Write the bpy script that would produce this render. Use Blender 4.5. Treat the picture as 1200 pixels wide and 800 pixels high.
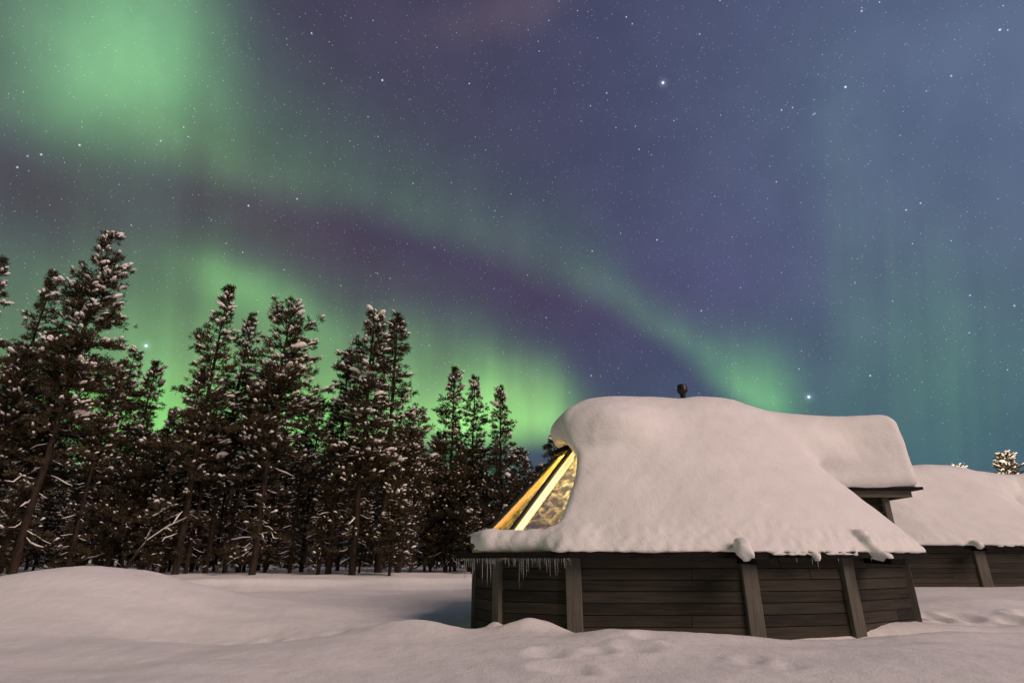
import bpy, math, random
import numpy as np
from mathutils import Vector

scene = bpy.context.scene
for o in list(bpy.data.objects):
    bpy.data.objects.remove(o)
COL = scene.collection
R = math.radians

# ------------------------------------------------------------------ camera
TILT = math.atan(255 / 667.0)
CT, ST = math.cos(TILT), math.sin(TILT)
CAMZ = 1.0
cam_d = bpy.data.cameras.new('camera')
cam_d.sensor_width = 36.0
cam_d.lens = 20.0
cam_d.clip_start = 0.05
cam_d.clip_end = 3000
cam = bpy.data.objects.new('camera', cam_d)
COL.objects.link(cam)
cam.location = (0, 0, CAMZ)
cam.rotation_euler = (R(90) + TILT, 0, 0)
scene.camera = cam

def ray(px, py):
    xc = (px - 600) / 667.0
    yc = (400 - py) / 667.0
    return (xc, CT - yc * ST, ST + yc * CT)

def P(px, py, Y):
    """the point that lies Y metres ahead on the sight line (px, py): used to take sizes off the photograph"""
    d = ray(px, py)
    k = Y / d[1]
    return np.array([d[0] * k, Y, CAMZ + d[2] * k])

def azel(px, py):
    d = ray(px, py)
    return math.atan2(d[0], d[1]), math.atan2(d[2], math.hypot(d[0], d[1]))

# ------------------------------------------------------------------ exposure
scene.render.engine = 'CYCLES'
scene.view_settings.view_transform = 'Standard'
scene.view_settings.look = 'None'
scene.view_settings.exposure = 0.0
scene.view_settings.gamma = 1.0
scene.view_settings.use_curve_mapping = False
scene.cycles.max_bounces = 6
scene.cycles.diffuse_bounces = 3
scene.cycles.glossy_bounces = 3
scene.cycles.transmission_bounces = 4
scene.cycles.transparent_max_bounces = 10
scene.cycles.use_denoising = True

# ------------------------------------------------------------------ sun (the broad light of the resort's lamps)
SUN_EL = R(32)
SUN_AZ = R(130)      # compass style: where the light comes from, 0 = +Y, 90 = +X
sun_d = bpy.data.lights.new('sun', 'SUN')
sun_d.energy = 2.6
sun_d.color = (1.0, 0.745, 0.645)
sun_d.angle = R(32)
sun = bpy.data.objects.new('sun', sun_d)
COL.objects.link(sun)
sdir = Vector((math.sin(SUN_AZ) * math.cos(SUN_EL), math.cos(SUN_AZ) * math.cos(SUN_EL), math.sin(SUN_EL)))
sun.rotation_euler = (-sdir).to_track_quat('-Z', 'Y').to_euler()
sun.location = sdir * 60

# ------------------------------------------------------------------ night sky with aurora
world = bpy.data.worlds.new('World')
scene.world = world
world.use_nodes = True
WT = world.node_tree
WT.nodes.clear()

class V:
    """a socket with arithmetic"""
    def __init__(s, nt, sock):
        s.nt, s.s = nt, sock
    def _m(s, op, *args):
        n = s.nt.nodes.new('ShaderNodeMath')
        n.operation = op
        for i, a in enumerate((s,) + args):
            if isinstance(a, V):
                s.nt.links.new(a.s, n.inputs[i])
            else:
                n.inputs[i].default_value = a
        return V(s.nt, n.outputs[0])
    def __add__(s, o): return s._m('ADD', o)
    def __radd__(s, o): return s._m('ADD', o)
    def __sub__(s, o): return s._m('SUBTRACT', o)
    def __mul__(s, o): return s._m('MULTIPLY', o)
    def __rmul__(s, o): return s._m('MULTIPLY', o)
    def __truediv__(s, o): return s._m('DIVIDE', o)
    def mx(s, o): return s._m('MAXIMUM', o)
    def mn(s, o): return s._m('MINIMUM', o)
    def pw(s, o): return s._m('POWER', o)
    def exp(s): return s._m('EXPONENT')
    def sq(s): return s._m('MULTIPLY', s)

def smooth(v, a, b, c=0.0, d=1.0):
    n = v.nt.nodes.new('ShaderNodeMapRange')
    n.interpolation_type = 'SMOOTHSTEP'
    v.nt.links.new(v.s, n.inputs['Value'])
    for k, x in zip(('From Min', 'From Max', 'To Min', 'To Max'), (a, b, c, d)):
        n.inputs[k].default_value = x
    return V(v.nt, n.outputs[0])

tc = WT.nodes.new('ShaderNodeTexCoord')
sep = WT.nodes.new('ShaderNodeSeparateXYZ')
WT.links.new(tc.outputs['Generated'], sep.inputs[0])
dx, dy, dz = (V(WT, sep.outputs[i]) for i in range(3))
AZ0 = dx._m('ARCTAN2', dy)
EL0 = dz._m('ARCSINE')

def wnoise(vec, scale, detail=2.0, rough=0.5):
    n = WT.nodes.new('ShaderNodeTexNoise')
    n.inputs['Scale'].default_value = scale
    n.inputs['Detail'].default_value = detail
    n.inputs['Roughness'].default_value = rough
    WT.links.new(vec, n.inputs['Vector'])
    return V(WT, n.outputs['Fac'])

def comb(x, y, z):
    n = WT.nodes.new('ShaderNodeCombineXYZ')
    for i, a in enumerate((x, y, z)):
        if isinstance(a, V): WT.links.new(a.s, n.inputs[i])
        else: n.inputs[i].default_value = a
    return n.outputs[0]

# soft warp so that no band has a ruled edge
EL = EL0 + (wnoise(tc.outputs['Generated'], 5.0, 2.0) - 0.5) * 0.07
AZ = AZ0 + (wnoise(comb(dy, dz, dx), 4.0, 2.0) - 0.5) * 0.05
AZN = (AZ + 1.2) / 2.4                # 0..1 over +-69 degrees

def curve(v, pts):
    n = WT.nodes.new('ShaderNodeFloatCurve')
    c = n.mapping.curves[0]
    pts = sorted(pts)
    while len(c.points) < len(pts):
        c.points.new(0.5, 0.5)
    for p, (x, y) in zip(c.points, pts):
        p.location = (x, y)
        p.handle_type = 'AUTO'
    n.mapping.use_clip = False
    n.mapping.extend = 'HORIZONTAL'
    n.mapping.update()
    WT.links.new(v.s, n.inputs['Value'])
    return V(WT, n.outputs[0])

def n01(px, py=300):
    return (azel(px, py)[0] + 1.2) / 2.4

def gauss(px, py, sx, sy, rot=0.0):
    """a soft patch of glow round a direction; sx, sy in pixels of about 0.0013 rad, rot in degrees"""
    a, e = azel(px, py)
    k = 0.00122
    ca = math.cos(e)
    u = (AZ - a) * ca
    v = EL - e
    c, s = math.cos(R(rot)), math.sin(R(rot))
    p = (u * c + v * s) / (sx * k)
    q = (v * c - u * s) / (sy * k)
    return ((p.sq() + q.sq()) * -1.0).exp()

# rays of the curtains run up towards the magnetic zenith, some 18 degrees behind overhead
mc, ms = math.cos(R(18)), math.sin(R(18))
RU = dx / (dy * mc + dz * ms).mx(0.05)
rays = wnoise(comb(RU * 12.0, EL0 * 0.9, 0.0), 1.0, 2.5, 0.55)
rays = smooth(rays, 0.3, 0.7, 0.72, 1.22)

def band(low, inten, up, lowsoft):
    """a curtain: lower edge given as sight lines, intensity / upper reach as lists of (px, value)"""
    el_c = curve(AZN, [(n01(x, y), azel(x, y)[1] / 1.6) for x, y in low]) * 1.6
    i_c = curve(AZN, [(n01(x, y), v) for x, y, v in inten])
    u_c = curve(AZN, [(n01(x, y), v) for x, y, v in up])
    v = EL - el_c
    rise = smooth(v, -lowsoft, lowsoft)
    fall = ((v.mx(0.0) / u_c).sq() * -1.0).exp()
    return rise * fall * i_c

b1 = band([(-150, 105), (0, 125), (60, 138), (130, 165), (200, 188), (300, 215), (400, 240), (500, 270), (600, 302), (700, 342), (790, 405), (860, 462), (900, 492), (960, 505)],
          [(-150, 150, .06), (40, 165, .08), (200, 205, .18), (300, 215, .13), (400, 240, .105), (500, 285, .09), (620, 315, .085), (700, 350, .12), (800, 405, .20),
           (860, 462, .42), (890, 480, .60), (915, 480, .42), (940, 480, .17), (975, 480, .04), (1010, 480, 0.0), (1100, 480, 0.0)],
          [(-150, 150, .20), (100, 165, .16), (300, 230, .13), (500, 285, .125), (700, 350, .095), (800, 405, .06), (880, 462, .085), (940, 480, .12)], .042)
b2 = band([(-150, 620), (0, 600), (150, 570), (300, 540), (450, 520), (550, 515), (620, 508), (680, 500), (760, 500)],
          [(-150, 620, .50), (0, 600, .56), (120, 570, .62), (250, 540, .76), (400, 520, .76), (500, 515, .86), (570, 512, 1.15), (610, 508, 1.1), (640, 505, .95), (665, 500, .40), (692, 500, .07), (720, 500, 0.0)],
          [(-150, 620, .26), (0, 600, .27), (180, 560, .25), (280, 540, .215), (400, 520, .17), (500, 515, .135), (580, 512, .115), (640, 505, .09), (690, 500, .07)], .035)
def disc(px, py, sx, sy, rot, p):
    a, e = azel(px, py); k = 0.00122
    u = (AZ - a) * math.cos(e); v = EL - e
    c, s_ = math.cos(R(rot)), math.sin(R(rot))
    q = ((u * c + v * s_) / (sx * k)).sq() + ((v * c - u * s_) / (sy * k)).sq()
    return (q.pw(p) * -1.0).exp()
blob = disc(150, 45, 88, 108, -12, 1.3) * .92 + gauss(120, 60, 170, 130, 0) * 0.15 + gauss(85, 100, 40, 60, 0) * .12 + gauss(195, 50, 40, 70) * .14 
blob2 = gauss(265, 330, 55, 32, -15) * 0.5 + gauss(340, 365, 80, 35, -25) * 0.35 + gauss(120, 360, 160, 60) * .12
ray2 = wnoise(comb(RU * 15.0, EL0 * 0.5, 4.0), 1.0, 2.0, .5)
ray2 = smooth(ray2, .35, .72, .6, 1.35)
rr = gauss(1130, 400, 95, 140) * 0.085 * ray2 + gauss(1010, 300, 60, 200) * .03 * ray2 + gauss(1150, 420, 70, 120) * 0.05 + gauss(1010, 460, 60, 130) * 0.05
deep = gauss(90, 480, 110, 45) * .5 + gauss(370, 500, 90, 40) * .35 + gauss(540, 560, 70, 50) * .5

green = (b1 * smooth(rays, .55, 1.3, .8, 1.15) + b2 * rays * 1.0 + blob * 0.42 + blob2 * .55 + rr * rays)
upper = EL - 0.0

# base colours of the sky
def rgb_add(items):
    """sum of (value, colour) -> three sockets"""
    out = []
    for ch in range(3):
        acc = None
        for v, c in items:
            t = v * c[ch]
            acc = t if acc is None else acc + t
        out.append(acc)
    return out

infront = smooth(dy, -0.5, 0.35)
right = smooth(AZ, -0.5, 0.75)
lowr = smooth(EL, 0.45, 0.05)
one = infront * 0.0 + 1.0
tr = gauss(1200, 60, 300, 240)
purp = gauss(330, 250, 260, 60, -18) + gauss(640, 330, 150, 55, -25) * .8 + gauss(0, 190, 160, 55)
cloud = gauss(590, 15, 80, 22, 20)
viol = gauss(850, 330, 140, 100)
mott = wnoise(tc.outputs['Generated'], 9.0, 3.0)
mott = smooth(mott, .25, .75, .88, 1.12)

# fine photographic mottling is left to the renderer; stars follow
def star_layer(scale, thr, bright, seed, p=3.0):
    vo = WT.nodes.new('ShaderNodeTexVoronoi')
    vo.feature = 'F1'
    vo.inputs['Scale'].default_value = scale
    mp = WT.nodes.new('ShaderNodeVectorMath'); mp.operation = 'ADD'
    mp.inputs[1].default_value = (seed, seed * .7, -seed)
    WT.links.new(tc.outputs['Generated'], mp.inputs[0])
    WT.links.new(mp.outputs[0], vo.inputs['Vector'])
    d = V(WT, vo.outputs['Distance'])
    cs = WT.nodes.new('ShaderNodeSeparateColor')
    WT.links.new(vo.outputs['Color'], cs.inputs[0])
    rnd = V(WT, cs.outputs[0])
    m = smooth(d, thr, thr * 0.25)
    return m * rnd.pw(p) * bright
st = star_layer(70, .07, 1.2, 0.0, 2.0) + star_layer(130, .12, .6, 3.1, 1.6) + star_layer(190, .17, .35, 5.1, 1.2) + star_layer(32, .034, 2.0, 7.7, 2.5)
st = st * smooth(EL0, 0.0, 0.3)

bright_stars = [(777, 97, 2.1, 2.6), (991, 102, 1.7, 1.6), (948, 465, 2.3, 2.5), (171, 405, 2.3, 2.2), (448, 94, 1.6, 1.6), (550, 98, 1.3, 1.0),
                (365, 39, 1.4, 1.1), (291, 241, 1.5, 1.3), (348, 233, 1.4, 1.1), (93, 170, 1.5, 1.2), (48, 181, 1.5, 1.2), (20, 196, 1.4, 1.1), (32, 183, 1.2, .8),
                (188, 165, 1.3, 1.0), (215, 149, 1.2, .9), (1172, 35, 1.5, 1.4), (1010, 13, 1.4, 1.1), (1115, 89, 1.3, 1.0), (916, 129, 1.3, 1.0), (929, 126, 1.2, .9),
                (955, 133, 1.2, .9), (711, 109, 1.3, 1.0), (692, 124, 1.2, .9), (770, 281, 1.4, 1.2), (694, 294, 1.3, 1.0), (910, 213, 1.2, .9), (1062, 246, 1.3, 1.0),
                (1079, 238, 1.3, 1.0), (822, 364, 1.3, 1.1), (1137, 346, 1.3, .9), (1020, 440, 1.4, 1.2), (693, 440, 1.3, 1.0), (741, 28, 1.2, .9), (820, 40, 1.2, 0.9),
                (749, 175, 1.2, 1.0), (1189, 358, 1.3, 1.0), (333, 316, 1.2, .8), (509, 290, 1.1, .8), (457, 326, 1.1, .8), (580, 247, 1.1, .8), (484, 215, 1.2, .9), (640, 372, 1.2, .8)]
dirn = tc.outputs['Generated']
big = None
for (x, y, s, b) in bright_stars:
    a, e = azel(x, y)
    v = (math.sin(a) * math.cos(e), math.cos(a) * math.cos(e), math.sin(e))
    n = WT.nodes.new('ShaderNodeVectorMath'); n.operation = 'DISTANCE'
    n.inputs[1].default_value = v
    WT.links.new(dirn, n.inputs[0])
    d = V(WT, n.outputs['Value'])
    t = ((d / (s * 0.00066)).sq() * -1.0).exp() * (b * .85)
    if b > 2: t = t + ((d / (s * 0.0026)).sq() * -1.0).exp() * 0.12
    big = t if big is None else big + t

base = rgb_add([
    (infront * mott, (.041, .035, .066)),
    (one, (.020, .020, .032)),
    (right * infront, (.000, .016, .052)),
    (tr * mott, (.048, .078, .098)),
    (purp, (.006, -.010, -.012)),
    (viol, (.010, .002, .018)),
    (cloud * mott, (.040, .022, .014)),
    (lowr * right, (-.012, .030, .006)),
    (green * mott, (.235, .690, .180)),
    (deep, (-.035, .27, -.07)),
    (blob * mott, (.025, .05, .055)),
    (b2, (.07, .04, -.03)),
    (st, (.62, .72, .85)),
    (big, (.75, .88, 1.1)),
])
cc = WT.nodes.new('ShaderNodeCombineColor')
for i in range(3):
    WT.links.new(base[i].mx(0.0).s, cc.inputs[i])
sky = WT.nodes.new('ShaderNodeTexSky')
sky.sky_type = 'NISHITA'
sky.sun_disc = False
sky.sun_elevation = SUN_EL
sky.sun_rotation = SUN_AZ
bg1 = WT.nodes.new('ShaderNodeBackground'); bg1.inputs['Strength'].default_value = 1.0
bg2 = WT.nodes.new('ShaderNodeBackground'); bg2.inputs['Strength'].default_value = 0.0006
WT.links.new(cc.outputs[0], bg1.inputs['Color'])
WT.links.new(sky.outputs[0], bg2.inputs['Color'])
addn = WT.nodes.new('ShaderNodeAddShader')
WT.links.new(bg1.outputs[0], addn.inputs[0]); WT.links.new(bg2.outputs[0], addn.inputs[1])
wo = WT.nodes.new('ShaderNodeOutputWorld')
WT.links.new(addn.outputs[0], wo.inputs['Surface'])
world.cycles.sampling_method = 'MANUAL'
world.cycles.sample_map_resolution = 256

# ------------------------------------------------------------------ materials
def mat(name, color=(.5, .5, .5), rough=.6, spec=.3):
    m = bpy.data.materials.new(name)
    m.use_nodes = True
    b = m.node_tree.nodes['Principled BSDF']
    b.inputs['Base Color'].default_value = (*color, 1)
    b.inputs['Roughness'].default_value = rough
    b.inputs['Specular IOR Level'].default_value = spec
    return m, m.node_tree, b

def nnoise(nt, vec, scale, detail=3, rough=.55):
    n = nt.nodes.new('ShaderNodeTexNoise')
    n.inputs['Scale'].default_value = scale
    n.inputs['Detail'].default_value = detail
    n.inputs['Roughness'].default_value = rough
    if vec: nt.links.new(vec, n.inputs['Vector'])
    return n

def ramp(nt, sock, stops):
    r = nt.nodes.new('ShaderNodeValToRGB')
    e = r.color_ramp.elements
    while len(e) < len(stops): e.new(.5)
    for k, (p, c) in zip(e, stops):
        k.position = p; k.color = (*c, 1)
    nt.links.new(sock, r.inputs[0])
    return r

def bump(nt, b, sock, strength, dist, prev=None):
    n = nt.nodes.new('ShaderNodeBump')
    n.inputs['Strength'].default_value = strength
    n.inputs['Distance'].default_value = dist
    nt.links.new(sock, n.inputs['Height'])
    if prev: nt.links.new(prev.outputs[0], n.inputs['Normal'])
    nt.links.new(n.outputs[0], b.inputs['Normal'])
    return n

def snow_material(name, grain=.5):
    m, nt, b = mat(name, (.80, .79, .80), .75, .25)
    t = nt.nodes.new('ShaderNodeTexCoord')
    n1 = nnoise(nt, t.outputs['Object'], 5, 4)
    n2 = nnoise(nt, t.outputs['Object'], 42, 3, .7)
    n3 = nnoise(nt, t.outputs['Object'], 1.3, 3)
    r = ramp(nt, n3.outputs['Fac'], [(.3, (.76, .75, .76)), (.7, (.84, .83, .84))])
    n4 = nnoise(nt, t.outputs['Object'], 95, 2, .8)
    r4 = ramp(nt, n4.outputs['Fac'], [(.25, (.88,) * 3), (.75, (1.05,) * 3)])
    mxc = nt.nodes.new('ShaderNodeMix'); mxc.data_type = 'RGBA'; mxc.blend_type = 'MULTIPLY'; mxc.inputs['Factor'].default_value = 1
    nt.links.new(r.outputs[0], mxc.inputs[6]); nt.links.new(r4.outputs[0], mxc.inputs[7])
    nt.links.new(mxc.outputs[2], b.inputs['Base Color'])
    p = bump(nt, b, n1.outputs['Fac'], .45 * grain, .08)
    bump(nt, b, n2.outputs['Fac'], .9 * grain, .02, p)
    b.inputs['Subsurface Weight'].default_value = 0.0
    return m

M_SNOW = snow_material('snow_ground', .55)
M_ROOFSNOW = snow_material('snow_roof', .6)
M_CLUMP, _, _ = mat('snow_clump', (.80, .78, .78), .8, .2)

def wood(name, dark, light, grain=1.0, rough=.75):
    m, nt, b = mat(name, light, rough, .25)
    uv = nt.nodes.new('ShaderNodeUVMap')
    mp = nt.nodes.new('ShaderNodeMapping')
    mp.inputs['Scale'].default_value = (1.6, 26, 1)
    nt.links.new(uv.outputs[0], mp.inputs[0])
    geo = nt.nodes.new('ShaderNodeNewGeometry')
    off = nt.nodes.new('ShaderNodeVectorMath'); off.operation = 'ADD'
    sc = nt.nodes.new('ShaderNodeVectorMath'); sc.operation = 'SCALE'
    sc.inputs['Scale'].default_value = 37.0
    cx = nt.nodes.new('ShaderNodeCombineXYZ')
    for i in range(3): nt.links.new(geo.outputs['Random Per Island'], cx.inputs[i])
    nt.links.new(cx.outputs[0], sc.inputs[0])
    nt.links.new(mp.outputs[0], off.inputs[0]); nt.links.new(sc.outputs[0], off.inputs[1])
    n = nnoise(nt, off.outputs[0], 1.0, 5, .65)
    mp2 = nt.nodes.new('ShaderNodeMapping'); mp2.inputs['Scale'].default_value = (1, 2.5, 1)
    nt.links.new(uv.outputs[0], mp2.inputs[0])
    n2 = nnoise(nt, mp2.outputs[0], 1.4, 3)
    mul = nt.nodes.new('ShaderNodeMath'); mul.operation = 'MULTIPLY_ADD'
    nt.links.new(n.outputs['Fac'], mul.inputs[0]); mul.inputs[1].default_value = .55
    ad = nt.nodes.new('ShaderNodeMath'); ad.operation = 'MULTIPLY'
    nt.links.new(n2.outputs['Fac'], ad.inputs[0]); ad.inputs[1].default_value = .30
    nt.links.new(ad.outputs[0], mul.inputs[2])
    a2 = nt.nodes.new('ShaderNodeMath'); a2.operation = 'MULTIPLY_ADD'
    nt.links.new(geo.outputs['Random Per Island'], a2.inputs[0]); a2.inputs[1].default_value = .28
    nt.links.new(mul.outputs[0], a2.inputs[2])
    r = ramp(nt, a2.outputs[0], [(.40, dark), (.76, light)])
    nt.links.new(r.outputs[0], b.inputs['Base Color'])
    bump(nt, b, n.outputs['Fac'], .5 * grain, .006)
    return m

M_WALL = wood('dark_stained_boards', (.012, .010, .008), (.062, .052, .039))
M_POST = wood('grey_post_wood', (.075, .068, .059), (.175, .158, .135), .7)
M_FASCIA = wood('dark_fascia_wood', (.005, .0045, .004), (.014, .012, .010), .7)
M_FASCIA.node_tree.nodes['Principled BSDF'].inputs['Specular IOR Level'].default_value = .1
M_SOFFIT = wood('soffit_wood', (.09, .08, .065), (.19, .165, .135), .7)
M_INNER = wood('pale_interior_wood', (.52, .36, .12), (.76, .56, .22), .4, .5)
M_RAFTER = wood('cream_rafter_wood', (.76, .64, .42), (.86, .76, .54), .3, .5)
M_METAL, _, _ = mat('black_flue_metal', (.012, .012, .013), .45, .4)
M_FRAME, _, _ = mat('dark_window_frame', (.015, .014, .013), .5, .4)

M_STRIP, _, _b = mat('added_rafter_glow', (.8, .75, .6), .5, .2)
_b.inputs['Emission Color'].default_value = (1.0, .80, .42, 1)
_b.inputs['Emission Strength'].default_value = .75  # added emission, stands in for room light falling on the cream rafter

def glass_material():
    m = bpy.data.materials.new('window_glass'); m.use_nodes = True
    nt = m.node_tree; nt.nodes.clear()
    out = nt.nodes.new('ShaderNodeOutputMaterial')
    tr = nt.nodes.new('ShaderNodeBsdfTransparent'); tr.inputs[0].default_value = (.86, .75, .45, 1)
    gl = nt.nodes.new('ShaderNodeBsdfGlossy'); gl.inputs['Roughness'].default_value = .03
    fr = nt.nodes.new('ShaderNodeFresnel'); fr.inputs[0].default_value = 1.5
    mx = nt.nodes.new('ShaderNodeMixShader')
    nt.links.new(fr.outputs[0], mx.inputs[0]); nt.links.new(tr.outputs[0], mx.inputs[1]); nt.links.new(gl.outputs[0], mx.inputs[2])
    # frost-like film added in patches to scatter the room light as golden mottling
    fdf = nt.nodes.new('ShaderNodeBsdfDiffuse'); fdf.inputs[0].default_value = (.75, .74, .72, 1)
    ftr = nt.nodes.new('ShaderNodeBsdfTranslucent'); ftr.inputs[0].default_value = (.75, .74, .72, 1)
    fm = nt.nodes.new('ShaderNodeMixShader'); fm.inputs[0].default_value = .85
    nt.links.new(fdf.outputs[0], fm.inputs[1]); nt.links.new(ftr.outputs[0], fm.inputs[2])
    t = nt.nodes.new('ShaderNodeTexCoord')
    n = nnoise(nt, t.outputs['Object'], 9, 6, .72)
    r = ramp(nt, n.outputs['Fac'], [(.46, (.012,) * 3), (.76, (.15,) * 3)])
    m2 = nt.nodes.new('ShaderNodeMixShader')
    nt.links.new(r.outputs[0], m2.inputs[0]); nt.links.new(mx.outputs[0], m2.inputs[1]); nt.links.new(fm.outputs[0], m2.inputs[2])
    nt.links.new(m2.outputs[0], out.inputs[0])
    return m
M_GLASS = glass_material()

def ice_material():
    m, nt, b = mat('icicle_ice', (.75, .78, .80), .12, .5)
    b.inputs['Transmission Weight'].default_value = .85
    b.inputs['IOR'].default_value = 1.31
    return m
M_ICE = ice_material()

def needle_material(name, c1, c2):
    m, nt, b = mat(name, c1, .8, .12)
    geo = nt.nodes.new('ShaderNodeNewGeometry')
    r = ramp(nt, geo.outputs['Random Per Island'], [(0, c1), (1, c2)])
    nt.links.new(r.outputs[0], b.inputs['Base Color'])
    return m
M_NEEDLE = needle_material('pine_needles', (.022, .020, .012), (.095, .072, .044))

def bark_material():
    m, nt, b = mat('pine_bark', (.05, .035, .025), .9, .15)
    t = nt.nodes.new('ShaderNodeTexCoord')
    mp = nt.nodes.new('ShaderNodeMapping'); mp.inputs['Scale'].default_value = (9, 9, 2.2)
    nt.links.new(t.outputs['Object'], mp.inputs[0])
    n = nnoise(nt, mp.outputs[0], 1.2, 5, .65)
    r = ramp(nt, n.outputs['Fac'], [(.35, (.014, .010, .008)), (.7, (.050, .034, .024))])
    nt.links.new(r.outputs[0], b.inputs['Base Color'])
    bump(nt, b, n.outputs['Fac'], .8, .03)
    return m
M_BARK = bark_material()

# ------------------------------------------------------------------ mesh helpers
class MB:
    def __init__(s):
        s.v = []; s.f = []; s.uv = []
    def quad(s, a, b, c, d, uv=None):
        i = len(s.v)
        s.v += [tuple(a), tuple(b), tuple(c), tuple(d)]
        s.f.append((i, i + 1, i + 2, i + 3))
        s.uv.append(uv or ((0, 0), (1, 0), (1, 1), (0, 1)))
    def box8(s, c, L, H):
        """c: eight corners (4 front ring then 4 back ring), welded so that it is one island"""
        i = len(s.v)
        s.v += [tuple(p) for p in c]
        fs = [(0, 1, 2, 3), (7, 6, 5, 4), (0, 4, 5, 1), (1, 5, 6, 2), (2, 6, 7, 3), (3, 7, 4, 0)]
        for f in fs:
            s.f.append(tuple(i + k for k in f))
            s.uv.append(((0, 0), (L, 0), (L, H), (0, H)))
    def beam(s, p, q, up, w, h):
        """a squared timber from p to q; w across, h along 'up'"""
        p, q, up = (np.array(x, float) for x in (p, q, up))
        d = q - p; L = np.linalg.norm(d); d /= L
        side = np.cross(d, up); side /= np.linalg.norm(side)
        u = np.cross(side, d)
        a, b = side * w / 2, u * h / 2
        ring = lambda o: [o - a - b, o + a - b, o + a + b, o - a + b]
        r0, r1 = ring(p), ring(q)
        i = len(s.v)
        s.v += [tuple(x) for x in r0 + r1]
        for k in range(4):
            j = (k + 1) % 4
            s.f.append((i + k, i + j, i + 4 + j, i + 4 + k))
            s.uv.append(((0, 0), (0, w), (L, w), (L, 0)))
        s.f.append((i + 3, i + 2, i + 1, i)); s.uv.append(((0, 0), (0, w), (h, w), (h, 0)))
        s.f.append((i + 4, i + 5, i + 6, i + 7)); s.uv.append(((0, 0), (0, w), (h, w), (h, 0)))
    def obj(s, name, material, parent=None, off=(0, 0, 0), bevel=0.0, smooth=False):
        me = bpy.data.meshes.new(name)
        off = np.array(off)
        me.from_pydata([tuple(np.array(p) - off) for p in s.v], [], s.f)
        uvl = me.uv_layers.new(name='UVMap')
        k = 0
        for f, uv in zip(s.f, s.uv):
            for j in range(len(f)):
                uvl.data[k].uv = uv[j % len(uv)]; k += 1
        me.materials.append(material)
        return link(name, me, parent, bevel, smooth)

def link(name, me, parent=None, bevel=0.0, smooth=False):
    o = bpy.data.objects.new(name, me)
    COL.objects.link(o)
    if parent: o.parent = parent
    if smooth: me.polygons.foreach_set('use_smooth', [True] * len(me.polygons))
    if bevel:
        b = o.modifiers.new('bevel', 'BEVEL'); b.width = bevel; b.segments = 2; b.limit_method = 'ANGLE'
    return o

def np_mesh(name, verts, faces, material, smooth=True):
    me = bpy.data.meshes.new(name)
    verts = np.asarray(verts, np.float32); faces = np.asarray(faces, np.int32)
    k = faces.shape[1]
    me.vertices.add(len(verts)); me.vertices.foreach_set('co', verts.ravel())
    me.loops.add(faces.size); me.loops.foreach_set('vertex_index', faces.ravel())
    me.polygons.add(len(faces))
    me.polygons.foreach_set('loop_start', np.arange(0, faces.size, k, dtype=np.int32))
    me.polygons.foreach_set('loop_total', np.full(len(faces), k, np.int32))
    me.polygons.foreach_set('use_smooth', np.full(len(faces), smooth, bool))
    me.update(calc_edges=True); me.validate()
    me.materials.append(material)
    return me

def empty(name, loc, label, cat, group=None):
    o = bpy.data.objects.new(name, None)
    o.empty_display_size = .3
    COL.objects.link(o)
    o.location = loc
    o['label'] = label; o['category'] = cat
    if group: o['group'] = group
    return o

def copy_tree(o, parent=None):
    c = o.copy(); COL.objects.link(c)
    if parent: c.parent = parent
    for ch in list(o.children): copy_tree(ch, c)
    return c

def waves(seed, n, wl0, wl1, dim):
    """a cheap band-limited noise: sum of n waves between two wavelengths, range about -1..1"""
    rs = np.random.RandomState(seed)
    ks = []
    for _ in range(n):
        d = rs.normal(size=dim); d /= np.linalg.norm(d)
        ks.append((d * 2 * np.pi / rs.uniform(wl0, wl1), rs.uniform(0, 6.28)))
    def f(*c):
        acc = 0
        for k, ph in ks:
            a = ph
            for i in range(dim): a = a + k[i] * c[i]
            acc = acc + np.sin(a)
        return acc / math.sqrt(n) * .7
    return f

def sstep(x, a, b):
    t = np.clip((x - a) / (b - a), 0, 1)
    return t * t * (3 - 2 * t)

# ------------------------------------------------------------------ snow-covered ground
gw1 = waves(1, 10, 2.5, 6.0, 2)
gw2 = waves(2, 12, .7, 1.6, 2)
gw3 = waves(3, 14, .18, .45, 2)
gw4 = waves(4, 10, 9, 25, 2)
rsf = np.random.RandomState(11)
PRINTS = [(rsf.uniform(.3, 1.9), rsf.uniform(6.2, 8.3), rsf.uniform(.12, .24), rsf.uniform(.012, .035)) for _ in range(9)]
PRINTS += [(2.55 + .2 * rsf.normal(), 6.3 + .25 * k, .13, .02) for k in range(3)]
PRINTS += [(7.1 + .55 * k + .12 * rsf.normal(), 12.2 + .3 * rsf.normal(), .22, .06) for k in range(7)]
PRINTS += [(-4.2 + .5 * k, 9.4 + .12 * k + .1 * rsf.normal(), .16, .015) for k in range(9)]

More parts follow.
